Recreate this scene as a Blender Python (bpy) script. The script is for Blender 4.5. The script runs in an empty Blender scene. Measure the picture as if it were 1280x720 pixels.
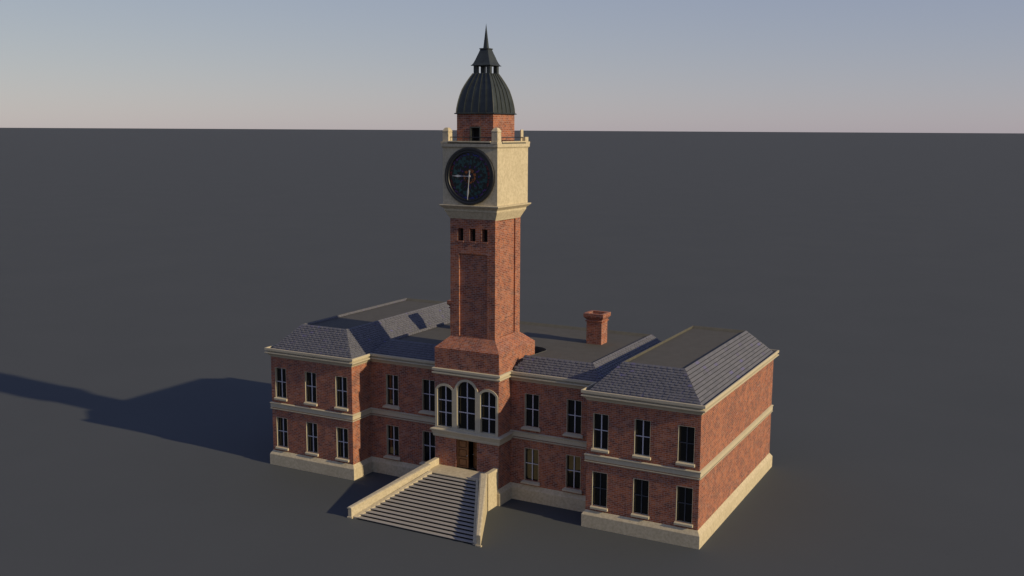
import bpy, bmesh, math, random
from mathutils import Vector
from mathutils.geometry import tessellate_polygon
random.seed(7)
scn = bpy.context.scene
COL = scn.collection
R = math.radians

# ------------------------------------------------------------------ materials
class NT:
    def __init__(s, name):
        s.m = bpy.data.materials.new(name); s.m.use_nodes = True
        s.t = s.m.node_tree; s.t.nodes.clear()
        s.out = s.n('ShaderNodeOutputMaterial'); s.p = s.n('ShaderNodeBsdfPrincipled')
        s.l(s.p.outputs[0], s.out.inputs[0])
    def n(s, k, **kw):
        x = s.t.nodes.new(k)
        for a, v in kw.items(): setattr(x, a, v)
        return x
    def l(s, a, b): s.t.links.new(a, b)
    def noise(s, vec, scale, detail=3, rough=.6):
        x = s.n('ShaderNodeTexNoise'); x.inputs['Scale'].default_value = scale
        x.inputs['Detail'].default_value = detail; x.inputs['Roughness'].default_value = rough
        s.l(vec, x.inputs['Vector']); return x.outputs['Fac']
    def ramp(s, fac, stops):
        x = s.n('ShaderNodeValToRGB'); e = x.color_ramp.elements
        while len(e) < len(stops): e.new(.5)
        for q, (p, c) in zip(e, stops):
            q.position = p; q.color = (c[0], c[1], c[2], 1)
        s.l(fac, x.inputs[0]); return x.outputs[0]
    def mix(s, fac, a, b, blend='MIX'):
        x = s.n('ShaderNodeMix', data_type='RGBA', blend_type=blend)
        for i, v in ((0, fac), (6, a), (7, b)):
            if hasattr(v, 'links'): s.l(v, x.inputs[i])
            elif isinstance(v, tuple): x.inputs[i].default_value = (v[0], v[1], v[2], 1)
            else: x.inputs[i].default_value = v
        return x.outputs[2]
    def bump(s, h, strength, dist=.02):
        x = s.n('ShaderNodeBump'); x.inputs['Strength'].default_value = strength
        x.inputs['Distance'].default_value = dist; s.l(h, x.inputs['Height'])
        s.l(x.outputs[0], s.p.inputs['Normal'])
    def pos(s): return s.n('ShaderNodeNewGeometry').outputs['Position']
    def uv(s): return s.n('ShaderNodeUVMap').outputs[0]
    def col(s, c):
        i = s.p.inputs['Base Color']
        if isinstance(c, tuple): i.default_value = (c[0], c[1], c[2], 1)
        else: s.l(c, i)
    def set(s, rough=.8, spec=.3, metal=0):
        s.p.inputs['Roughness'].default_value = rough
        s.p.inputs['Specular IOR Level'].default_value = spec
        s.p.inputs['Metallic'].default_value = metal
        return s.m

def brick_mat(name, bw=.43, rh=.148):
    k = NT(name); uv = k.uv(); pos = k.pos()
    b = k.n('ShaderNodeTexBrick'); k.l(uv, b.inputs['Vector'])
    b.inputs['Scale'].default_value = 1; b.inputs['Brick Width'].default_value = bw
    b.inputs['Row Height'].default_value = rh; b.inputs['Mortar Size'].default_value = .017
    b.inputs['Mortar Smooth'].default_value = .3; b.inputs['Bias'].default_value = -.05
    b.inputs['Color1'].default_value = (.0, .0, .0, 1); b.inputs['Color2'].default_value = (1, 1, 1, 1)
    b.inputs['Mortar'].default_value = (.5, .5, .5, 1)
    tone = k.ramp(b.outputs['Color'], [(0, (.125, .037, .024)), (.1, (.19, .047, .023)), (.5, (.258, .066, .025)), (.82, (.335, .1, .036)), (.93, (.30, .14, .10)), (1, (.33, .20, .17))])
    n1 = k.noise(pos, 1.3, 4, .7)
    c = k.mix(k.ramp(n1, [(.45, (0, 0, 0)), (.64, (.75, .75, .75))]), tone, (.42, .14, .055))
    n2 = k.noise(pos, 1.9, 4, .72)
    c = k.mix(k.ramp(n2, [(.47, (0, 0, 0)), (.62, (.7, .7, .7))]), c, (.085, .031, .022))
    n3 = k.noise(pos, 7, 3, .75)
    c = k.mix(k.ramp(n3, [(.48, (0, 0, 0)), (.66, (.55, .55, .55))]), c, (.30, .20, .19))
    c = k.mix(k.mix(.85, (0, 0, 0), b.outputs['Fac']), c, (.33, .245, .22))
    k.col(c)
    h = k.mix(b.outputs['Fac'], k.mix(.25, (1, 1, 1), k.noise(pos, 30, 3)), (0, 0, 0))
    k.bump(h, .3, .015)
    return k.set(.85, .2)

def stone_mat(name, base, dark, scale=4.5, contrast=.65, bump=.22):
    k = NT(name); pos = k.pos()
    n1 = k.noise(pos, scale, 6, .7); n2 = k.noise(pos, .7, 4, .6)
    c = k.mix(k.ramp(n1, [(.38, (contrast,)*3), (.58, (0, 0, 0))]), base, dark)
    c = k.mix(k.ramp(n2, [(.45, (0, 0, 0)), (.75, (.35,)*3)]), c, dark)
    k.col(c); k.bump(n1, bump, .03)
    return k.set(.88, .2)

def slate_mat():
    k = NT('slate'); g = k.n('ShaderNodeNewGeometry')
    rp = g.outputs['Random Per Island']
    c = k.ramp(rp, [(0, (.098, .101, .124)), (.5, (.114, .116, .14)), (.94, (.126, .128, .153)), (.97, (.105, .1, .15)), (1, (.12, .115, .23))])
    n = k.noise(g.outputs['Position'], 6, 5, .7)
    c = k.mix(k.ramp(n, [(.4, (0, 0, 0)), (.75, (.5,)*3)]), c, (.095, .094, .104))
    k.col(c); k.bump(k.noise(g.outputs['Position'], 25, 4), .3, .01)
    return k.set(.62, .35)

def simple(name, c, rough=.8, spec=.3, var=.25, scale=3, metal=0, bump=0):
    k = NT(name); n = k.noise(k.pos(), scale, 5, .65)
    k.col(k.mix(k.ramp(n, [(.3, (0, 0, 0)), (.7, (1, 1, 1))]), tuple(v*(1-var) for v in c), tuple(min(1, v*(1+var)) for v in c)))
    if bump: k.bump(k.noise(k.pos(), 40, 3), bump, .01)
    return k.set(rough, spec, metal)

def mottled(name, c, dark=(.004, .006, .006), scale=4):
    k = NT(name); n = k.noise(k.pos(), scale, 2, .5)
    k.col(k.mix(k.ramp(n, [(.47, (0, 0, 0)), (.53, (1, 1, 1))]), dark, c))
    return k.set(.35, .4)

def glass_mat():
    k = NT('window_glass'); k.col((.004, .005, .006))
    return k.set(.03, .5)

def ground_mat():
    k = NT('asphalt'); pos = k.pos()
    n1 = k.noise(pos, .06, 5, .6); n2 = k.noise(pos, 6, 4, .7)
    c = k.mix(k.ramp(n1, [(.3, (0, 0, 0)), (.7, (1, 1, 1))]), (.0695, .077, .085), (.075, .0825, .0905))
    c = k.mix(k.ramp(n2, [(.35, (.25,)*3), (.6, (0, 0, 0))]), c, (.063, .069, .075))
    k.col(c); k.bump(n2, .12, .01)
    return k.set(.9, .1)

def wood_mat():
    k = NT('door_wood'); uv = k.uv()
    mp = k.n('ShaderNodeMapping'); mp.inputs['Scale'].default_value = (14, 1.2, 1); k.l(uv, mp.inputs[0])
    n = k.noise(mp.outputs[0], 2, 5, .65)
    k.col(k.ramp(n, [(.3, (.13, .055, .02)), (.55, (.23, .1, .036)), (.75, (.3, .145, .057))]))
    k.bump(n, .2, .01)
    return k.set(.55, .35)

M = dict(
    brick=brick_mat('red_brick'),
    stone=stone_mat('pale_sandstone', (.535, .465, .335), (.36, .305, .21)),
    step=stone_mat('grey_step_stone', (.325, .305, .285), (.245, .228, .21), 6, .4),
    trim=stone_mat('painted_sandstone', (.475, .422, .315), (.37, .325, .235), 6, .35, .15),
    slate=slate_mat(),
    flat=simple('roof_felt', (.082, .079, .073), .9, .2, .08, 1.2),
    kerb=simple('roof_kerb_lead', (.085, .082, .068), .85, .25, .15, 2),
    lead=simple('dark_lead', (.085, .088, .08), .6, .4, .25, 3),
    copper=simple('dark_copper', (.023, .029, .028), .5, .5, .35, 2.2, 0, .15),
    iron=simple('black_iron', (.012, .013, .015), .4, .5, .3, 6),
    sash=simple('pale_sash_paint', (.5, .49, .56), .5, .4, .06, 4),
    darksash=simple('dark_sash_tone', (.05, .055, .07), .5, .4, .1, 4),  # darker tone for the glazing bars of some windows
    glass=glass_mat(), ground=ground_mat(), wood=wood_mat(),
    joint=simple('slate_bedding', (.022, .022, .024), .9, .1, .1),
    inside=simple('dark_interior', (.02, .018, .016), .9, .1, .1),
    hand=simple('pale_metal', (.52, .51, .5), .4, .5, .1, 5),
    teal=mottled('teal_glass', (.012, .062, .062)), orange=mottled('orange_glass', (.33, .085, .012), scale=5),
    purple=mottled('purple_glass', (.075, .018, .16), scale=6), blue=mottled('blue_glass', (.012, .02, .17), scale=6),
    red=mottled('red_glass', (.13, .006, .01), scale=6), black=simple('black_glass', (.006, .008, .009), .35, .4, .2),
)

# ------------------------------------------------------------------ mesh helpers
class MB:
    def __init__(s): s.bm = bmesh.new(); s.mats = []; s.cur = 0
    def mat(s, name):
        if name not in s.mats: s.mats.append(name)
        s.cur = s.mats.index(name); return s
    def face(s, pts):
        f = s.bm.faces.new([s.bm.verts.new(p) for p in pts]); f.material_index = s.cur; return f
    def solid(s, verts, faces):
        v = [s.bm.verts.new(p) for p in verts]
        for f in faces:
            q = s.bm.faces.new([v[i] for i in f]); q.material_index = s.cur
    def box(s, x0, x1, y0, y1, z0, z1):
        s.solid([(x0,y0,z0),(x1,y0,z0),(x1,y1,z0),(x0,y1,z0),(x0,y0,z1),(x1,y0,z1),(x1,y1,z1),(x0,y1,z1)],
                [(3,2,1,0),(4,5,6,7),(0,1,5,4),(1,2,6,5),(2,3,7,6),(3,0,4,7)])
    def hexa(s, b, t):      # two quads (bottom ccw from above, top ccw)
        s.solid(list(b)+list(t), [(3,2,1,0),(4,5,6,7),(0,1,5,4),(1,2,6,5),(2,3,7,6),(3,0,4,7)])
    def frustum(s, cx, cy, levels, cap=True):   # levels: (hx, hy, z) square rings
        rings = []
        for hx, hy, z in levels:
            if hx < 1e-4: rings.append([s.bm.verts.new((cx, cy, z))]); continue
            rings.append([s.bm.verts.new((cx+sx*hx, cy+sy*hy, z)) for sx, sy in ((-1,-1),(1,-1),(1,1),(-1,1))])
        for a, b in zip(rings, rings[1:]):
            for i in range(4):
                j = (i+1) % 4
                f = s.bm.faces.new([a[i], a[j], b[0]] if len(b) == 1 else [a[i], a[j], b[j], b[i]]); f.material_index = s.cur
        if cap:
            if len(rings[0]) == 4: s.bm.faces.new(rings[0][::-1]).material_index = s.cur
            if len(rings[-1]) == 4: s.bm.faces.new(rings[-1]).material_index = s.cur
    def extrude(s, pts, frm, to):   # polygon pts=(u,v); frm/to: functions (u,v)->3d ; capped
        n = len(pts)
        a = [s.bm.verts.new(frm(*p)) for p in pts]; b = [s.bm.verts.new(to(*p)) for p in pts]
        for f in (a, b[::-1]): s.bm.faces.new(f).material_index = s.cur
        for i in range(n):
            j = (i+1) % n; s.bm.faces.new([a[j], a[i], b[i], b[j]]).material_index = s.cur
    def sheet(s, outer, holes, fn, depth_fn=None, outer_depth=False):
        """polygon with holes; fn(u,v)->3d front, depth_fn(u,v)->3d back edge of the reveals"""
        loops = [outer]+holes
        tri = tessellate_polygon([[Vector((p[0], p[1], 0)) for p in L] for L in loops])
        flat = [p for L in loops for p in L]
        v = [s.bm.verts.new(fn(*p)) for p in flat]
        for t in tri:
            a, b, c = (flat[i] for i in t)
            if (b[0]-a[0])*(c[1]-a[1])-(b[1]-a[1])*(c[0]-a[0]) < 0: t = t[::-1]
            try: s.bm.faces.new([v[i] for i in t]).material_index = s.cur
            except ValueError: pass
        if depth_fn:
            for L in (loops if outer_depth else holes):
                for p, q in zip(L, L[1:]+L[:1]): s.face([fn(*p), fn(*q), depth_fn(*q), depth_fn(*p)])
    def sweep(s, path, prof, closed):
        """path: ccw (seen from above) 2d points, outside on the right; prof: (outward offset, z) from bottom to top"""
        n = len(path); rings = []
        for i, p in enumerate(path):
            P = Vector(p); d = []
            if closed or i > 0: d.append((P-Vector(path[i-1])).normalized())
            if closed or i < n-1: d.append((Vector(path[(i+1) % n])-P).normalized())
            ns = [Vector((e.y, -e.x)) for e in d]
            m = ns[0] if len(ns) == 1 else (ns[0]+ns[1])/(1+ns[0].dot(ns[1]))
            rings.append([s.bm.verts.new((P.x+m.x*o, P.y+m.y*o, z)) for o, z in prof])
        for i in range(n if closed else n-1):
            a, b = rings[i], rings[(i+1) % n]
            for k in range(len(prof)-1):
                s.bm.faces.new([a[k], b[k], b[k+1], a[k+1]]).material_index = s.cur
        if not closed:
            for r, rev in ((rings[0], False), (rings[-1], True)):
                try: s.bm.faces.new(r if not rev else r[::-1]).material_index = s.cur
                except (ValueError, TypeError): pass
    def tube(s, a, b, r, n=8):
        a, b = Vector(a), Vector(b); d = (b-a).normalized()
        u = d.orthogonal().normalized(); w = d.cross(u)
        A = [s.bm.verts.new(a+(u*math.cos(t)+w*math.sin(t))*r) for t in [2*math.pi*i/n for i in range(n)]]
        B = [s.bm.verts.new(b+(u*math.cos(t)+w*math.sin(t))*r) for t in [2*math.pi*i/n for i in range(n)]]
        for i in range(n):
            j = (i+1) % n; s.bm.faces.new([A[i], A[j], B[j], B[i]]).material_index = s.cur
        s.bm.faces.new(A[::-1]); s.bm.faces.new(B)
    def build(s, name, parent=None, fix=True, bevel=0, smooth=False):
        bm = s.bm
        if fix: bmesh.ops.recalc_face_normals(bm, faces=bm.faces)
        uvl = bm.loops.layers.uv.new('UVMap'); Z = Vector((0, 0, 1))
        for f in bm.faces:
            f.normal_update(); nn = f.normal
            if abs(nn.z) > .95: t, w = Vector((1, 0, 0)), Vector((0, 1, 0))
            else:
                t = Z.cross(nn).normalized(); w = nn.cross(t)
            for l in f.loops: l[uvl].uv = (l.vert.co.dot(t), l.vert.co.dot(w))
            f.smooth = smooth
        me = bpy.data.meshes.new(name)
        off = parent.matrix_basis.translation if parent else Vector((0, 0, 0))
        if parent and parent.parent: off = off+parent.parent.matrix_basis.translation
        for v in bm.verts: v.co -= off
        bm.to_mesh(me); bm.free()
        for m in s.mats: me.materials.append(M[m])
        o = bpy.data.objects.new(name, me); COL.objects.link(o)
        if parent: o.parent = parent
        if bevel:
            b = o.modifiers.new('edge', 'BEVEL'); b.width = bevel; b.segments = 2; b.limit_method = 'ANGLE'
        return o

def empty(name, loc, label=None, cat=None, parent=None):
    o = bpy.data.objects.new(name, None); COL.objects.link(o); o.location = loc
    o.empty_display_size = .5
    if label: o['label'] = label; o['category'] = cat
    if parent: o.parent = parent
    return o
def copy_tree(o, parent, loc):
    c = o.copy(); COL.objects.link(c); c.parent = parent; c.location = loc
    for ch in list(o.children):
        d = ch.copy(); COL.objects.link(d); d.parent = c
    return c

# ------------------------------------------------------------------ dimensions (metres)
XW, XI, YM, YB, YMB = 20.29, 11.2, 2.755, 21.32, 18.75
XT, YT = 3.07, .667
HL, HW, CT = 1.0, 1.35, 11.0
TY = 3.92                                    # tower centre in y

# ------------------------------------------------------------------ setting
g = MB().mat('ground'); S = 150000
g.face([(-S,-S,0),(S,-S,0),(S,S,0),(-S,S,0)])
gr = g.build('ground'); gr['kind'] = 'structure'

hall = empty('town_hall', (0, 0, 0), 'long two-storey red brick town hall with slate roofs and stone bands around the clock tower', 'building')

# ------------------------------------------------------------------ walls
def rect(x0, x1, z0, z1): return [(x0, z0), (x1, z0), (x1, z1), (x0, z1)]
def win_holes(xs, w=.64):
    h = []
    for x in xs:
        h.append(rect(x-w, x+w, 6.40, 9.20)); h.append(rect(x-w, x+w, 1.76, 4.54))
    return h
WX = (12.36, 15.76, 19.2); MX = (5.04, 8.86)
ZT = 10.74
def wing(sgn):
    m = MB().mat('brick')
    x0, x1 = (XI, XW) if sgn > 0 else (-XW, -XI)
    m.sheet(rect(x0, x1, 0, ZT), win_holes([sgn*x for x in WX]), lambda u, v: (u, 0, v), lambda u, v: (u, .34, v))
    m.face([(x1,0,0),(x1,YB,0),(x1,YB,ZT),(x1,0,ZT)]); m.face([(x1,YB,0),(x0,YB,0),(x0,YB,ZT),(x1,YB,ZT)])
    m.face([(x0,YB,0),(x0,0,0),(x0,0,ZT),(x0,YB,ZT)]); m.face([(x0,0,ZT),(x1,0,ZT),(x1,YB,ZT),(x0,YB,ZT)])
    return m.build('wing_wall', hall, fix=False)
wing(1); wing(-1)
for s in (1, -1):
    m = MB().mat('brick')
    x0, x1 = (XT, XI) if s > 0 else (-XI, -XT)
    m.sheet(rect(x0, x1, 0, ZT), win_holes([s*x for x in MX], .66), lambda u, v: (u, YM, v), lambda u, v: (u, YM+.34, v)); m.build('main_wall', hall, fix=False)
m = MB().mat('brick')
m.face([(XI,YMB,0),(-XI,YMB,0),(-XI,YMB,ZT),(XI,YMB,ZT)])
m.build('rear_wall', hall, fix=False)

# entrance bay under the tower: triple arched window, doorway
def arch(x0, x1, zb, zs, zc, n=14):
    """bottom left ccw: rectangle with an elliptical/segmental head"""
    cx, hw, r = (x0+x1)/2, (x1-x0)/2, zc-zs
    p = [(x0, zb), (x1, zb)]
    if r > hw*.98:
        p += [(cx+hw*math.cos(t), zs+r*math.sin(t)) for t in [math.pi*i/n for i in range(n+1)]]
    else:
        rad = (hw*hw+r*r)/(2*r); a = math.asin(min(1, hw/rad))
        p += [(cx+rad*math.sin(t), zc-rad+rad*math.cos(t)) for t in [a-2*a*i/n for i in range(n+1)]]
    return p
ARCH = [(-2.80, -1.36, 5.97, 9.16, 9.50), (-.87, .87, 5.97, 9.48, 10.08), (1.36, 2.80, 5.97, 9.16, 9.50)]
DZ0, DZ1 = 2.58, 5.10
m = MB().mat('brick')
holes = [arch(a-.08, b+.08, c-.06, d, e+.08) for a, b, c, d, e in ARCH]+[rect(-1.02, 1.02, DZ0, DZ1)]
m.sheet(rect(-XT, XT, 0, 12.70), holes, lambda u, v: (u, YT, v), lambda u, v: (u, YT+.36, v))
YBK = 7.13
m.face([(XT,YT,0),(XT,YBK,0),(XT,YBK,12.7),(XT,YT,12.7)]); m.face([(-XT,YBK,0),(-XT,YT,0),(-XT,YT,12.7),(-XT,YBK,12.7)])
m.face([(XT,YBK,0),(-XT,YBK,0),(-XT,YBK,12.7),(XT,YBK,12.7)])
bay = m.build('entrance_bay_wall', hall, fix=False)
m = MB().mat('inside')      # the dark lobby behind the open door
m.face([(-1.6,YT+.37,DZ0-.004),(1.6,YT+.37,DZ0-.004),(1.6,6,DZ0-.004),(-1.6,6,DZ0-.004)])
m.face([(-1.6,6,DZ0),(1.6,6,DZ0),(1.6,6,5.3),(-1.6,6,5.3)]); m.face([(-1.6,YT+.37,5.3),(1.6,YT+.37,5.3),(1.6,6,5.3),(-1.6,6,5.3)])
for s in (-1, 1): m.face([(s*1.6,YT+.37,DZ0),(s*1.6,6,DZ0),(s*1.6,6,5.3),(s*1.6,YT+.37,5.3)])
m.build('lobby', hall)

# stone surround of the three arched windows
def surround():
    out = [(-3.03, 5.80), (3.03, 5.80)]
    L, Cc, Rr = [arch(a-.21, b+.21, c, d, e+.21)[2:] for a, b, c, d, e in ARCH]
    r = [p for p in Rr if p[0] > 1.22]; c = [p for p in Cc if p[1] > 9.44]; l = [p for p in L if p[0] < -1.22]
    return out+r+[(1.16, 9.36)]+c+[(-1.16, 9.36)]+l
m = MB().mat('trim')
m.sheet(surround(), [arch(*a) for a in ARCH], lambda u, v: (u, YT-.07, v), lambda u, v: (u, YT+.30, v), True)
tri = empty('triple_window', (0, YT, 5.8), parent=hall)
m.build('frame', tri, fix=False)
m = MB().mat('glass')
for a in ARCH:
    a = (a[0]-.03, a[1]+.03, a[2]-.03, a[3], a[4]+.03)
    m2 = MB().mat('glass'); m2.extrude(arch(*a), lambda u, v: (u, YT+.25, v), lambda u, v: (u, YT+.27, v)); m2.build('pane', tri)
m.bm.free()
for a, b, c, d, e in ARCH:
    m = MB().mat('sash'); cx = (a+b)/2; y0, y1 = YT+.15, YT+.21
    m.box(cx-.045, cx+.045, y0, y1, c, e-.005)
    for f in ((.335, .635) if b-a < 1.6 else (.345, .66)):
        z = c+(e-c)*f
        for s0, s1 in ((a, cx-.045), (cx+.045, b)): m.box(s0, s1, y0, y1, z-.035, z+.035)
    m.build('glazing_bar', tri)

# ------------------------------------------------------------------ windows
def window(main, dark=False):
    """local origin: wall face, centre of the opening in x, sill level in z"""
    w = .66 if main else .64; H = 2.80; t = .03
    root = empty('window', (0, 0, 0), parent=hall)
    f = MB().mat('trim')
    f.box(-w, -w+t, -.004, .33, 0, H); f.box(w-t, w, -.004, .33, 0, H); f.box(-w+t, w-t, -.004, .33, H-t, H)
    f.build('frame', root)
    f = MB().mat('trim')
    if main:    # wide flared sill
        f.hexa([(-.90,-.26,-.24),(.90,-.26,-.24),(.86,.06,-.24),(-.86,.06,-.24)], [(-.90,-.26,-.12),(.90,-.26,-.12),(.74,.06,.03),(-.74,.06,.03)])
    else:
        f.hexa([(-.73,-.17,-.22),(.73,-.17,-.22),(.73,.05,-.22),(-.73,.05,-.22)], [(-.73,-.17,-.05),(.73,-.17,-.05),(.73,.05,.02),(-.73,.05,.02)])
        f.box(-.585, .585, .05, .3, -.04, .021)
    f.build('sill', root, bevel=.015)
    p = MB().mat('glass'); p.box(-w+t-.01, w-t+.01, .255, .275, .0, H-t+.01); p.build('pane', root)
    b = MB().mat('darksash' if dark else 'sash'); y0, y1 = .17, .225
    b.box(-.04, .04, y0, y1, .02, H-t); z = 1.46
    for s in (-1, 1): b.box(*sorted((s*.04, s*(w-t))), y0, y1, z-.03, z+.03)
    e = .03
    b.build('glazing_bar', root)
    return root
proto = {}
def place(main, dark, x, y, z):
    k = (main, dark)
    if k not in proto:
        o = proto[k] = window(main, dark); o.location = (x, y, z)
    else: o = copy_tree(proto[k], hall, (x, y, z))
    if dark: o['label'] = 'tall sash window with dark glazing bars'
for s in (1, -1):
    for i, x in enumerate(WX):
        for fl, z in ((1, 6.40), (0, 1.74)):
            place(False, s > 0 and (fl == 0 or i == 2), s*x, 0, z)
    for x in MX:
        for z in (6.40, 1.74): place(True, False, s*x, YM, z)

# ------------------------------------------------------------------ plinth, string course, cornice (mitred mouldings)
FOOT = [(XT, YM), (XI, YM), (XI, 0), (XW, 0), (XW, YB), (XI, YB), (XI, YMB), (-XI, YMB), (-XI, YB), (-XW, YB), (-XW, 0), (-XI, 0), (-XI, YM), (-XT, YM)]
BAY = [(-XT, YM), (-XT, YT), (XT, YT), (XT, YM)]
m = MB().mat('stone')
pl = [(-.02, -.3), (.247, -.3), (.247, HL), (.01, HW), (-.02, HW)]
m.sweep(BAY+FOOT[1:-1], pl, True); m.build('plinth', hall, bevel=.02)
m = MB().mat('trim')
st = [(-.02, 5.27), (.10, 5.27), (.12, 5.29), (.12, 5.355), (-.01, 5.36), (-.01, 5.43), (.10, 5.435), (.10, 5.74), (.15, 5.82), (.15, 5.87), (.02, 5.92), (-.02, 5.92)]
m.sweep(FOOT, st, False); m.build('string_course', hall)
m = MB().mat('trim')
m.sweep(BAY, [(-.02, 5.08), (.1, 5.08), (.14, 5.2), (.14, 5.34), (.19, 5.40), (.24, 5.55), (.32, 5.66), (.32, 5.74), (-.02, 5.83)], False); m.build('string_course', hall)
m = MB().mat('trim')
co = [(-.02, 10.17), (.03, 10.17), (.08, 10.28), (.2, 10.42), (.36, 10.5), (.385, 10.52), (.385, 10.60), (.35, 10.615), (.19, 10.67), (.17, 10.70), (.17, 10.77), (.375, 10.775), (.385, 10.78), (.385, 10.98), (.365, 11.0), (.27, 11.0), (.27, 10.79), (-.02, 10.79)]
m.sweep(FOOT, co, False); m.build('cornice', hall)
m = MB().mat('trim')
m.sweep(BAY, [(-.02, 10.45), (.06, 10.45), (.17, 10.52), (.19, 10.54), (.19, 10.62), (.05, 10.68), (.03, 10.70), (.03, 10.775), (.19, 10.78), (.19, 10.95), (.15, 10.985), (-.02, 11.0)], False); m.build('cornice', hall)

# ------------------------------------------------------------------ roofs
# dark lead well round the tower base, cut through main roof
WELL = [(3.10, 2.7), (3.32, 3.2), (3.62, 3.75), (3.80, 4.3), (3.92, 5.2), (4.12, 7.15), (4.02, 7.5), (3.75, 7.85), (3.30, 8.15), (2.6, 8.3)]
def well_x(y):
    for (a, b), (c, d) in zip(WELL, WELL[1:]):
        if b <= y <= d: return a+(c-a)*(y-b)/(d-b)
    return 0
def clip(poly, planes):
    for n, d in planes:
        out = []
        for i, p in enumerate(poly):
            q = poly[(i+1) % len(poly)]
            dp, dq = p[0]*n[0]+p[1]*n[1]-d, q[0]*n[0]+q[1]*n[1]-d
            if dp <= 0: out.append(p)
            if dp*dq < 0:
                t = dp/(dp-dq); out.append((p[0]+(q[0]-p[0])*t, p[1]+(q[1]-p[1])*t))
        poly = out
        if len(poly) < 3: return []
    return poly
def slope(mb, quad, rows=13, tw=.5, cut=None, plain=False):
    """slates laid on a trapezoid a,b (eave) c,d (rim); each slate a tilted slab"""
    a, b, c, d = [Vector(p) for p in quad]
    U = (b-a).normalized(); N = U.cross(d-a).normalized()
    if N.z < 0: N = -N
    V = N.cross(U)
    if V.dot(d-a) < 0: V = -V
    P = [((p-a).dot(U), (p-a).dot(V)) for p in (a, b, c, d)]
    planes = []
    for p, q in zip(P, P[1:]+P[:1]):
        e = (q[0]-p[0], q[1]-p[1]); n = (e[1], -e[0]); planes.append((n, n[0]*p[0]+n[1]*p[1]))
    mb.mat('joint')
    if cut and abs(a.y-b.y) < .01 and a.y < 5:
        n = 12; ys = [a.y+(d.y-a.y)*i/n for i in range(n+1)]
        for s in (-1, 1):
            e, f = (a, d) if s < 0 else (b, c)
            pts = [(e.x+(f.x-e.x)*i/n, ys[i]) for i in range(n+1)]+[(s*well_x(max(y, 2.71)), y) for y in ys[::-1]]
            mb.face([(x, y, a.z+(d.z-a.z)*(y-a.y)/(d.y-a.y)-.006) for x, y in (pts if s > 0 else pts[::-1])])
    else: mb.face([a-N*.005, b-N*.005, c-N*.005, d-N*.005])
    mb.mat('slate')
    H = P[2][1]; rh = H/rows; L = P[1][0]
    umin, umax = min(p[0] for p in P), max(p[0] for p in P)
    for r in range(rows):
        u = umin-(r % 2)*tw*.5-.1+random.uniform(-.04, .04)
        big = False
        while u < umax:
            big = not big
            w = (tw*.62 if big else tw*.38)*random.uniform(.9, 1.1); lift = random.uniform(.042, .066) if big else random.uniform(.012, .03)
            if plain: lift = .018+random.uniform(-.004, .004); w = tw*random.uniform(.8, 1.2)
            lo_ = r*rh+(.05 if plain else 0)
            poly = clip([(u, lo_), (u+w-.006, lo_), (u+w-.006, (r+1)*rh), (u, (r+1)*rh)], planes)
            u += w
            if len(poly) < 3: continue
            area = abs(sum(p[0]*q[1]-q[0]*p[1] for p, q in zip(poly, poly[1:]+poly[:1])))/2
            if area < .004: continue
            if cut:
                cx = a+U*(sum(p[0] for p in poly)/len(poly))+V*(sum(p[1] for p in poly)/len(poly))
                if cut(cx): continue
            hi = [a+U*p[0]+V*p[1]+N*(.008+lift*(1-(p[1]-r*rh)/rh)) for p in poly]
            lo = [a+U*p[0]+V*p[1]-N*.004 for p in poly]
            n = len(poly); vh = [mb.bm.verts.new(p) for p in hi]; vl = [mb.bm.verts.new(p) for p in lo]
            mb.bm.faces.new(vh).material_index = mb.cur
            for i in range(n):
                j = (i+1) % n; mb.bm.faces.new([vh[i], vl[i], vl[j], vh[j]]).material_index = mb.cur
def gutter(mb, path):
    pass
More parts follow.
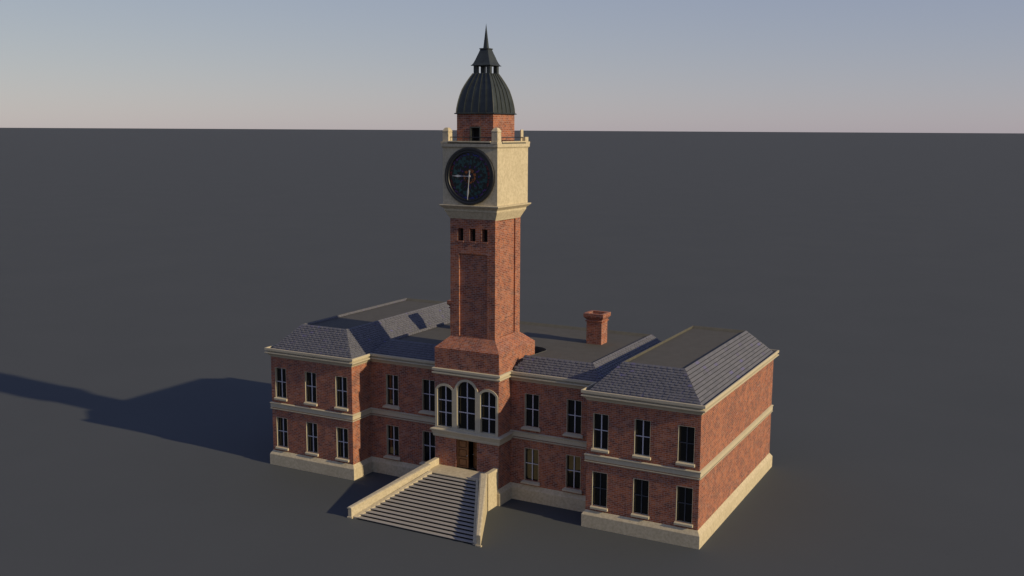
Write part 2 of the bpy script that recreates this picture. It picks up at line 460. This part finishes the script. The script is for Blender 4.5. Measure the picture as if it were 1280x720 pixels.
def roof(x0, x1, y0, y1, rx0, rx1, ry0, ry1, zr, zf, kerb_slate, rows, cut=None, well=False):
    ze = 10.8
    m = MB(); E_ = [(x0,y0,ze),(x1,y0,ze),(x1,y1,ze),(x0,y1,ze)]; T_ = [(rx0,ry0,zr),(rx1,ry0,zr),(rx1,ry1,zr),(rx0,ry1,zr)]
    for i in range(4):
        j = (i+1) % 4
        pl_ = i == 1 and not kerb_slate     # broader slates on the right-hand slope of the right wing
        slope(m, (E_[i], E_[j], T_[j], T_[i]), 10 if pl_ else rows, .75 if pl_ else .5, cut=cut, plain=pl_)
    o = m.build('roof', hall, fix=False)
    f = MB()
    k = .03; I = [(rx0+k,ry0+k),(rx1-k,ry0+k),(rx1-k,ry1-k),(rx0+k,ry1-k)]
    for i in range(4):          # kerb: narrow top and inner face
        j = (i+1) % 4
        f.mat('kerb')
        if not (well and i == 0):
            f.face([T_[i], T_[j], (*I[j], zr), (*I[i], zr)])
            cant = -.42 if i == 2 else 0      # back inner face tilted up, shaped to catch sun and sky
            f.face([(*I[i], zr), (*I[j], zr), (I[j][0], I[j][1]+cant, zf-.012), (I[i][0], I[i][1]+cant, zf-.012)] if not cant else
                   [(*I[i], zr), (*I[j], zr), (I[j][0], I[j][1]+cant, zf+.004), (I[i][0], I[i][1]+cant, zf+.004)])
        else:
            for s in (-1, 1):
                w = s*well_x(ry0)
                a0, a1 = (T_[0][0], w) if s < 0 else (w, T_[1][0])
                f.face([(a0,ry0,zr),(a1,ry0,zr),(a1,ry0+k,zr),(a0,ry0+k,zr)]); f.face([(a0,ry0+k,zr),(a1,ry0+k,zr),(a1,ry0+k,zf-.02),(a0,ry0+k,zf-.02)])
    f.mat('flat')
    if well:
        pts = [(well_x(ry0+k+.001), ry0+k)]+[p for p in WELL if p[1] > ry0+k+.01]
        half = pts+[(0, 8.34)]
        outer = [I[0]]+[(-p[0], p[1]) for p in pts]+[(0, 8.34)]+[p for p in pts[::-1]]+[I[1], I[2], I[3]]
        f.sheet(outer, [], lambda u, v: (u, v, zf))
    else: f.face([(*p, zf) for p in I])
    f.build('flat_roof', o, fix=False)
    if kerb_slate:              # slates hung on the inner face of the left kerb, as on the left-hand roofs
        f = MB(); slope(f, ((rx0+k+.09,ry0+k,zf+.004),(rx0+k+.09,ry1-k,zf+.004),(rx0+k+.02,ry1-k,zr-.01),(rx0+k+.02,ry0+k,zr-.01)), 2, .34)
        f.build('kerb_slates', o, fix=True)
    return o
roofR = roof(XI, XW, 0, YB, 13.3, 18.22, 2.1, 19.2, 13.0, 12.80, False, 14)
roofL = roof(-XW, -XI, 0, YB, -18.22, -13.3, 2.1, 19.2, 13.0, 12.80, True, 14)
roofM = roof(-XI, XI, YM, YMB, -9.87, 9.87, 4.0, 17.5, 12.12, 11.92, True, 8,
             cut=lambda p: abs(p.x) < (well_x(p.y)+.05 if p.y < 8.2 else 0), well=True)
m = MB().mat('lead')            # well floor and its thin lip
for s in (-1, 1):
    for (a, b), (c, d) in zip(WELL, WELL[1:]):
        za, zc = [min(11.92, 10.8+(y-YM)*1.01+.0) for y in (b, d)]
        m.face([(s*a,b,za+.03),(s*c,d,zc+.03),(s*c,d,10.72),(s*a,b,10.72)])
        m.face([(s*a,b,za+.03),(s*c,d,zc+.03),(s*(c+.05),d+.0,zc+.031),(s*(a+.05),b,za+.031)])
        m.face([(s*(a+.05),b,za+.03),(s*(c+.05),d,zc+.03),(s*(c+.05),d,zc-.08),(s*(a+.05),b,za-.08)])
    m.face([(s*XT,2.77,10.765),(s*4.4,2.77,10.765),(s*4.4,8.6,10.765),(s*XT,8.6,10.765)]); m.face([(s*XT,4.9,11.4),(s*4.4,4.9,11.4),(s*4.4,8.6,11.4),(s*XT,8.6,11.4)])  # higher floor added at the back to catch more light in the well
m.face([(-XT,7.1,10.766),(XT,7.1,10.766),(XT,8.6,10.766),(-XT,8.6,10.766)])
m.face([(-2.6,8.3,11.9),(2.6,8.3,11.9),(2.6,8.3,10.7),(-2.6,8.3,10.7)])
m.build('lead_well', roofM)
m = MB().mat('lead')            # gutter behind the cornice lip
m.sweep(FOOT, [(.272, 10.815), (-.05, 10.83)], False); m.build('gutter', hall)

def chimney(cx, cy, zb):
    m = MB().mat('brick'); h = .72
    m.frustum(cx, cy, [(h,h*.92,zb-.05),(h,h*.92,13.92),(h+.1,h*.92+.1,13.94),(h+.1,h*.92+.1,14.02),(h+.01,h*.92,14.05),(h+.01,h*.92,14.1),(h+.22,h*.92+.22,14.36),(h+.22,h*.92+.22,14.68),(h-.06,h*.92-.06,14.68),(h-.08,h*.92-.08,14.2)], False)
    m.mat('inside'); m.face([(cx-h+.08,cy-.58,14.22),(cx+h-.08,cy-.58,14.22),(cx+h-.08,cy+.58,14.22),(cx-h+.08,cy+.58,14.22)])
    o = m.build('chimney', roofM, fix=True)
    m = MB().mat('brick')       # two flue pots inside the cap
    for dx in (-.3, .3):
        m.tube((cx+dx, cy+.1, 14.2), (cx+dx, cy+.1, 14.56), .17, 12)
    return o
chimney(6.62, 12.38, 11.88); chimney(-7.45, 12.2, 11.88)

# ------------------------------------------------------------------ door
def door_leaf(hx, w, ang, sgn):
    o = empty('door', (hx, YT+.16, DZ0), parent=hall)
    m = MB().mat('wood'); H = DZ1-DZ0-.02; d = .12
    for x0, x1 in ((0, .15), (w-.15, w)): m.box(x0, x1, 0, d, .01, H)
    zs = [.01, .14, .80, .93, 1.60, 1.73, H-.13, H]
    for i in range(0, 8, 2): m.box(.15, w-.15, 0, d, zs[i], zs[i+1])
    for i in range(1, 7, 2):
        m.box(.15, w-.15, .10, d-.005, zs[i], zs[i+1])
        x0, x1, z0, z1 = .23, w-.23, zs[i]+.085, zs[i+1]-.085
        m.hexa([(x0-.02,.101,z0-.02),(x1+.02,.101,z0-.02),(x1+.02,.101,z1+.02),(x0-.02,.101,z1+.02)], [(x0,.02,z0),(x1,.02,z0),(x1,.02,z1),(x0,.02,z1)])
    mo = m.build('door_panel', None); mo.parent = o
    k = MB().mat('hand'); k.tube((w-.08, 0, 1.1), (w-.08, -.07, 1.1), .035, 10)
    ko = k.build('door_handle', None); ko.parent = o
    o.rotation_euler = (0, 0, ang)
    o.scale = (sgn, 1, 1)
    return o
door_leaf(-1.01, 1.06, R(3), 1)
door_leaf(1.01, 1.0, R(-38), -1)

# ------------------------------------------------------------------ entrance staircase
stair = empty('entrance_staircase', (0, YT-.3, 0), 'broad flight of grey steps flaring between sandstone balustrades up to the open door', 'staircase')
YL, YF, NR = -1.36, -7.5, 17; RS = DZ0/NR; TD = (YL-YF)/(NR-1)
def half_w(y): return 2.08+(5.34-2.08)*(YL-y)/(YL-YF)
m = MB().mat('step')
for k in range(NR-1):           # k = 0 is the bottom step; thin treads over open, shadowed risers
    y = YF+k*TD; z = (k+1)*RS; w = half_w(y)+.14
    m.box(-w, w, y-.05, y+TD-.03, z-.034, z)
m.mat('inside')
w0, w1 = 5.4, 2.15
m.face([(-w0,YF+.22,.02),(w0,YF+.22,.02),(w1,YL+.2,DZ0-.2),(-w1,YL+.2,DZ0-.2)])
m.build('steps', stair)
m = MB().mat('stone')
m.box(-2.5, 2.5, YL-.03, YL+.3, DZ0-.07, DZ0); m.box(-2.9, 2.9, YL+.3, YT+.36, DZ0-.4, DZ0)
m.box(-3.0, 3.0, -.95, YT-.24, 0, DZ0-.4)
m.box(-1.02, 1.02, YT+.36, YT+.4, DZ0-.4, DZ0)
m.build('landing', stair)
def prism_path(mb, sec0, sec1):
    """loft between two sections of equal length, capped"""
    a = [mb.bm.verts.new(p) for p in sec0]; b = [mb.bm.verts.new(p) for p in sec1]; n = len(a)
    mb.bm.faces.new(a).material_index = mb.cur; mb.bm.faces.new(b[::-1]).material_index = mb.cur
    for i in range(n):
        j = (i+1) % n; mb.bm.faces.new([a[j], a[i], b[i], b[j]]).material_index = mb.cur
for s in (-1, 1):
    bal = MB().mat('stone')
    zf, zt = .90, 3.15
    f0 = [(5.74,-7.62),(6.08,-7.62)]; f1 = [(2.40,-1.16),(2.96,-1.06)]
    prism_path(bal, [(s*5.74,-7.62,0),(s*6.08,-7.62,0),(s*6.08,-7.62,zf-.1),(s*5.74,-7.62,zf-.1)],
                    [(s*2.40,-1.16,0),(s*2.97,-1.06,0),(s*2.97,-1.06,zt-.1),(s*2.40,-1.16,zt-.1)])
    # plinth foot of the sloping wall
    bal.box(*sorted((s*5.66, s*6.15)), -7.68, -7.5, 0, .12)
    # straight wall beside the landing
    bal.box(*sorted((s*2.68, s*3.05)), -1.02, YT+.0, 0, 3.15)
    bo = bal.build('balustrade', stair, bevel=.012)
    c = MB().mat('stone')
    prism_path(c, [(s*5.70,-7.70,zf-.1),(s*6.12,-7.70,zf-.1),(s*6.12,-7.70,zf-.01),(s*6.02,-7.70,zf+.03),(s*5.80,-7.70,zf+.03),(s*5.70,-7.70,zf-.01)],
                  [(s*2.34,-1.17,zt-.1),(s*3.0,-1.05,zt-.1),(s*3.0,-1.05,zt-.01),(s*2.87,-1.07,zt+.03),(s*2.47,-1.15,zt+.03),(s*2.34,-1.17,zt-.01)])
    c.build('coping', bo, bevel=.01)
    k = MB().mat('stone')       # raking string between wall and step ends
    def sec(xi, xo, y, z): return [(s*xi,y,0),(s*xo,y,0),(s*xo,y,z+.05),(s*xi,y,z)]
    prism_path(k, sec(5.36, 5.685, -7.52, .13), sec(2.10, 2.335, -1.36, DZ0+.06))
    k.build('raking_string', bo)

# ------------------------------------------------------------------ clock tower
tower = empty('clock_tower', (0, TY, 12.6), 'tall square brick clock tower with pale stone clock stage and dark metal dome', 'clock tower')
SX, SY = 2.12, 2.19
m = MB().mat('brick')
m.frustum(0, TY-.02, [(XT, (YBK-YT)/2, 12.7), (SX, SY, 13.6)], False)
m.build('sloping_base', tower, fix=True)
yf, yb = TY-.02-SY-.01, TY-.02+SY
Z0, Z1 = 13.6, 23.6; PD = .14
slots = [rect(c-.27, c+.27, 21.62, 22.68) for c in (-1.14, 0, 1.13)]
m = MB().mat('brick')
panel = rect(-1.29, 1.36, 13.66, 20.6)
def fr(u, v): return (u, yf, v)
m.sheet(rect(-SX, SX, Z0, Z1), [panel]+slots, fr, lambda u, v: (u, yf+(PD if v < 21 else .5), v))
m.face([(u, yf+PD, v) for u, v in panel])
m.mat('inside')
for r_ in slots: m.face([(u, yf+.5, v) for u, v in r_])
m.mat('brick')
for s in (1, -1):
    pan = rect(2.5, 5.2, 13.72, 23.46)
    if s > 0:
        m.sheet(rect(yf, yb, Z0, Z1), [pan], lambda u, v: (SX, u, v), lambda u, v: (SX-PD, u, v)); m.face([(SX-PD, u, v) for u, v in pan])
    else:
        m.sheet(rect(-yb, -yf, Z0, Z1), [rect(-5.2, -2.5, 13.72, 23.46)], lambda u, v: (-SX, -u, v), lambda u, v: (-SX+PD, -u, v)); m.face([(-SX+PD, u, v) for u, v in pan[::-1]])
m.face([(SX,yb,Z0),(-SX,yb,Z0),(-SX,yb,Z1),(SX,yb,Z1)])
shaft = m.build('shaft', tower, fix=False)
for c in (-1.14, 0, 1.13):
    k = MB().mat('brick'); k.box(c-.28, c+.28, yf-.05, yf+.2, 21.54, 21.66); k.build('slot_sill', shaft)
def ring(h, z): return (h[0], h[1], z)
m = MB().mat('stone')
m.frustum(0, TY-.01, [(2.11,2.18,23.4),(2.16,2.23,23.52),(2.42,2.49,24.02),(2.46,2.57,24.12),(2.47,2.58,24.26),(2.52,2.63,24.32),(2.74,2.88,24.52),(2.76,2.92,24.56),(2.76,2.92,24.63),(2.3,2.3,24.66)])
m.build('cornice', tower, bevel=.01)
CX, CY = 2.54, 2.66
m = MB().mat('stone'); m.frustum(0, TY, [(CX,CY,24.6),(CX,CY,29.32)]); stage = m.build('clock_stage', tower)
m = MB().mat('stone')
m.frustum(0, TY, [(2.54,2.67,29.2),(2.58,2.72,29.28),(2.63,2.81,29.32),(2.63,2.81,29.58)], True)
BH = (2.63, 2.85)
m.build('parapet', tower, bevel=.01)
for sx in (-1, 1):                      # corner blocks; a shadow gap runs under the coping between them
    for sy in (-1, 1):
        m = MB().mat('stone')
        xa, xb = sorted((sx*2.0, sx*2.63)); ya, yb2 = sorted((TY+sy*2.1, TY+sy*2.85))
        m.box(xa, xb, ya, yb2, 29.582, 29.74); m.build('corner_block', tower)
for nm, bx in (('coping', (-1.99, 1.99, TY-2.88, TY-2.3, 29.68, 29.79)), ('coping', (2.2, 2.66, TY-2.0, TY+2.09, 29.68, 29.79)),
               ('coping', (-1.99, 1.99, TY+2.3, TY+2.88, 29.68, 29.79)), ('coping', (-2.66, -2.2, TY-2.0, TY+2.09, 29.68, 29.79))):
    m = MB().mat('stone'); m.box(*bx); m.build(nm, tower, bevel=.01)
m = MB().mat('lead'); m.box(2.2, 2.605, TY-1.98, TY+2.08, 29.56, 29.69); m.build('slot_shade', tower)  # dark infill stands in for the shade in the slot under the coping
m = MB().mat('lead'); m.box(-2.19, 2.19, TY-2.4, TY+2.4, 29.55, 29.72); m.build('deck', tower)
def pier(cx, cy):
    m = MB().mat('stone'); h = .275
    m.frustum(cx, cy, [(h,.31,29.7),(h,.31,30.44),(h-.03,.28,30.45),(h-.03,.28,30.49),(h+.01,.32,30.5),(h+.01,.32,30.6),(.16,.18,30.82),(.1,.12,30.86)])
    return m.build('pier', tower, bevel=.012)
pier(2.31, 1.50); pier(-2.24, 1.50); pier(-2.28, 6.36)
m = MB().mat('stone')                   # the broken pier at the back right corner
m.box(2.1, 2.56, 6.02, 6.6, 29.7, 30.12); m.box(2.2, 2.28, 5.8, 6.22, 29.7, 30.72)
o = m.build('pier', tower); o['label'] = 'broken corner pier worn down to a low block with one thin upright'
for a, b in (((-1.98, 1.5), (2.05, 1.5)), ((2.31, 1.8), (2.31, 6.05)), ((-2.26, 1.8), (-2.26, 6.05)), ((-2.0, 6.3), (2.1, 6.3))):
    m = MB().mat('iron'); m.tube((*a, 30.09), (*b, 30.09), .035, 8); m.build('railing', tower)

# lantern room
LX, LY = 1.69, 1.81; ly = TY-.02-LY
m = MB().mat('brick')
dh = rect(-.42, .5, 29.6, 30.90)
m.sheet(rect(-LX, LX, 29.6, 32.0), [dh], lambda u, v: (u, ly, v), lambda u, v: (u, ly+.4, v))
for p in ([(LX,ly,29.6),(LX,TY+LY,29.6),(LX,TY+LY,32),(LX,ly,32)], [(-LX,TY+LY,29.6),(-LX,ly,29.6),(-LX,ly,32),(-LX,TY+LY,32)], [(LX,TY+LY,29.6),(-LX,TY+LY,29.6),(-LX,TY+LY,32),(LX,TY+LY,32)]): m.face(p)
m.mat('inside'); m.face([(u, ly+.4, v) for u, v in dh])
room = m.build('lantern_room', tower, fix=False)
m = MB().mat('kerb'); m.box(-.47, -.34, ly-.04, ly+.35, 29.6, 30.84); m.box(.42, .55, ly-.04, ly+.35, 29.6, 30.84); m.box(-.47, .55, ly-.04, ly+.35, 30.84, 30.95); m.build('doorway_frame', room)

# dome
PROF = [(1.0, 32.06), (.985, 32.4), (.955, 32.75), (.92, 33.09), (.865, 33.5), (.80, 33.91), (.72, 34.25), (.64, 34.55), (.53, 34.92), (.43, 35.23)]
DX, DY = 1.72, 1.80; dy = TY-.05
m = MB().mat('copper')
m.frustum(0, dy, [(1.68,1.76,31.93),(1.84,1.95,31.95),(1.86,1.97,31.99),(1.80,1.90,32.04),(1.73,1.81,32.06)]+[(DX*f,DY*f,z) for f, z in PROF[1:]], True)
dome = m.build('dome', tower)
for face in range(4):
    for t in (-.6, -.2, .2, .6, -1.0):
        k = MB().mat('copper'); pr = []
        for f, z in PROF:
            hx, hy = DX*f, DY*f
            if face == 0: c = Vector((t*hx, dy-hy, z)); nrm = Vector((0, -1, .25)); tg = Vector((1, 0, 0))
            elif face == 1: c = Vector((hx, dy+t*hy, z)); nrm = Vector((1, 0, .25)); tg = Vector((0, 1, 0))
            elif face == 2: c = Vector((-t*hx, dy+hy, z)); nrm = Vector((0, 1, .25)); tg = Vector((-1, 0, 0))
            else: c = Vector((-hx, dy-t*hy, z)); nrm = Vector((-1, 0, .25)); tg = Vector((0, -1, 0))
            w = .03; h = .055
            if t == -1.0: nrm = (nrm-tg).normalized(); tg = nrm.cross(Vector((0, 0, 1))).normalized()
            pr.append([c-tg*w-nrm*.02, c-tg*w+nrm*h, c+tg*w+nrm*h, c+tg*w-nrm*.02])
        for a, b in zip(pr, pr[1:]): prism_path(k, a, b)
        k.build('dome_rib', dome)
for sx in (-1, 1):
    for sy in (-1, 1):
        m = MB().mat('copper'); cx, cy = sx*.60, TY+.02+sy*.58
        m.box(cx-.165, cx+.165, cy-.165, cy+.165, 35.2, 35.9); m.build('lantern_post', tower)
m = MB().mat('copper')
m.frustum(0, TY, [(.8,.8,35.82),(.9,.93,35.83),(.91,.94,35.87),(.84,.87,35.91),(.75,.77,36.06),(.64,.66,36.32),(.55,.57,36.58),(.45,.46,36.86),(.36,.37,37.12),(.36,.37,37.14),(.40,.42,37.16),(.40,.42,37.24),(.3,.3,37.26)])
m.build('cupola_roof', tower)
m = MB().mat('copper'); m.frustum(0, TY, [(.175,.175,37.24),(.0,.0,39.24)]); m.build('spire', tower)

# clock
clk = empty('clock', (.03, -CY, 26.98-12.6), parent=tower)
KX, KZ, KY = .03, 26.98, TY-CY
def pol(r, t, y): return (KX+r*math.sin(t), y, KZ+r*math.cos(t))
N = 96
m = MB().mat('iron')
pr = [(2.31, 0), (2.31, -.17), (2.26, -.22), (2.14, -.22), (2.08, -.17), (2.02, -.17), (1.98, -.2), (1.93, -.2), (1.90, -.16), (1.90, -.03)]
for i in range(N):
    a, b = 2*math.pi*i/N, 2*math.pi*(i+1)/N
    for (r0, y0), (r1, y1) in zip(pr, pr[1:]): m.face([pol(r0,a,KY+y0), pol(r0,b,KY+y0), pol(r1,b,KY+y1), pol(r1,a,KY+y1)])
bmesh.ops.remove_doubles(m.bm, verts=m.bm.verts, dist=.0005)
m.build('bezel', clk, smooth=False)
m = MB().mat('black'); yy = KY-.05
m.face([pol(1.93, 2*math.pi*i/N, yy) for i in range(N)])
def cell(mat, r0, r1, a0, a1, y, n=8):
    m.mat(mat); A = [a0+(a1-a0)*i/n for i in range(n+1)]
    for p, q in zip(A, A[1:]): m.face([pol(r0,p,y), pol(r0,q,y), pol(r1,q,y), pol(r1,p,y)])
D30 = math.pi/6
rim = ['blue', 'purple', 'red', 'red', 'purple', 'blue', 'blue', 'purple', 'red', 'red', 'purple', 'blue']
for k in range(12):
    a = k*D30; cell(rim[k], 1.68, 1.85, a+.02, a+D30-.02, yy-.004)
    cell('teal', .95, 1.63, a+.02, a+D30-.02, yy-.004)
    m.mat('purple' if k % 3 else 'blue')
    m.face([pol(.62, a, yy-.006), pol(.8, a+.14, yy-.006), pol(1.12, a, yy-.006), pol(.8, a-.14, yy-.006)])
    m.mat('black')
    m.face([pol(.7, a+D30/2-.2, yy-.008), pol(1.3, a+D30/2, yy-.008), pol(.7, a+D30/2+.2, yy-.008)])
    cell('orange', .34, .58, a+.05, a+D30-.03, yy-.004, 4)
cell('blue', .0, .2, 0, 2*math.pi, yy-.004, 24)
m.mat('iron')
for r in (.62, 1.655, 1.87):
    for i in range(N):
        a, b = 2*math.pi*i/N, 2*math.pi*(i+1)/N
        m.face([pol(r-.015,a,yy-.012), pol(r-.015,b,yy-.012), pol(r+.015,b,yy-.012), pol(r+.015,a,yy-.012)])
for k in range(12):
    a = k*D30
    for r0, r1 in ((1.0, 1.87),): m.face([pol(r0,a-.012/r0,yy-.013), pol(r1,a-.012/r1,yy-.013), pol(r1,a+.012/r1,yy-.013), pol(r0,a+.012/r0,yy-.013)])
m.build('clock_face', clk)
def hand(name, ang, pts, y):
    k = MB().mat('hand'); ca, sa = math.cos(ang), math.sin(ang)
    def f(yo): return lambda u, v: (KX+v*sa+u*ca, yo, KZ+v*ca-u*sa)
    pts = [(u*.8, v) for u, v in pts]
    full = pts+[(-u, v) for u, v in pts[::-1]]
    k.extrude(full, f(y), f(y-.03)); k.build(name, clk)
hand('hour_hand', R(270), [(.035, -.0), (.03, .75), (.10, 1.0), (.115, 1.1), (.07, 1.25), (.03, 1.4), (.012, 1.62)], yy-.05)
hand('minute_hand', R(185), [(.055, -.47), (.07, -.38), (.04, -.25), (.035, .0), (.03, .9), (.085, 1.2), (.095, 1.3), (.06, 1.5), (.025, 1.7), (.01, 1.93)], yy-.09)
m = MB().mat('hand'); m.tube((KX, yy-.02, KZ), (KX, yy-.14, KZ), .085, 20); m.build('hub', clk)

# ------------------------------------------------------------------ camera
cam = bpy.data.cameras.new('camera'); co_ = bpy.data.objects.new('camera', cam); COL.objects.link(co_)
from mathutils import Matrix
pitch, yaw, roll = .1522, .4870, .0055
cp, sp, cy_, sy_ = math.cos(pitch), math.sin(pitch), math.cos(yaw), math.sin(yaw)
fwd = Vector((-sy_*cp, cy_*cp, -sp)); right = Vector((cy_, sy_, 0)); up = right.cross(fwd)
r2 = right*math.cos(roll)+up*math.sin(roll); u2 = -right*math.sin(roll)+up*math.cos(roll)
co_.matrix_world = Matrix(((r2.x, u2.x, -fwd.x, 42.0682), (r2.y, u2.y, -fwd.y, -70.7922), (r2.z, u2.z, -fwd.z, 30.6596), (0, 0, 0, 1)))
cam.sensor_width = 36; cam.lens = 36*1284.95/1280; cam.clip_end = 400000; cam.clip_start = .5
scn.camera = co_

# ------------------------------------------------------------------ light
EL, AZ = math.atan(.405), math.atan(.058)     # elevation; azimuth swung from +X towards -Y
sd = Vector((math.cos(AZ)*math.cos(EL), -math.sin(AZ)*math.cos(EL), math.sin(EL)))
sun = bpy.data.lights.new('sun', 'SUN'); sun.energy = 3.1; sun.angle = R(.9); sun.color = (1, .815, .51)
so = bpy.data.objects.new('sun', sun); COL.objects.link(so); so.location = (60, -4, 40)
so.rotation_euler = sd.to_track_quat('Z', 'Y').to_euler()
w = bpy.data.worlds.new('World'); scn.world = w; w.use_nodes = True
nt = w.node_tree; bg = nt.nodes['Background']
sky = nt.nodes.new('ShaderNodeTexSky'); sky.sky_type = 'NISHITA'; sky.sun_disc = False
sky.sun_elevation = EL; sky.sun_rotation = R(90)+AZ; sky.altitude = 0; sky.air_density = 1.0; sky.dust_density = .24; sky.ozone_density = 2
sp = nt.nodes.new('ShaderNodeSeparateColor'); gm = nt.nodes.new('ShaderNodeCombineColor'); nt.links.new(sky.outputs[0], sp.inputs[0])
for i, e in enumerate((.50, .50, .28)):         # soft tone of a hazy low-sun sky
    pw = nt.nodes.new('ShaderNodeMath'); pw.operation = 'POWER'; pw.inputs[1].default_value = e
    nt.links.new(sp.outputs[i], pw.inputs[0]); nt.links.new(pw.outputs[0], gm.inputs[i])
tint = nt.nodes.new('ShaderNodeMix'); tint.data_type = 'RGBA'; tint.blend_type = 'MULTIPLY'; tint.inputs[0].default_value = 1
tint.inputs[7].default_value = (1.21, 1.155, 1.95, 1); nt.links.new(gm.outputs[0], tint.inputs[6])
nt.links.new(tint.outputs[2], bg.inputs[0]); bg.inputs[1].default_value = .109
vs = scn.view_settings; vs.view_transform = 'Standard'; vs.look = 'None'; vs.exposure = .4; vs.gamma = 1; vs.use_curve_mapping = False
scn.render.engine = 'CYCLES'
scn.render.resolution_x, scn.render.resolution_y = 1024, 576
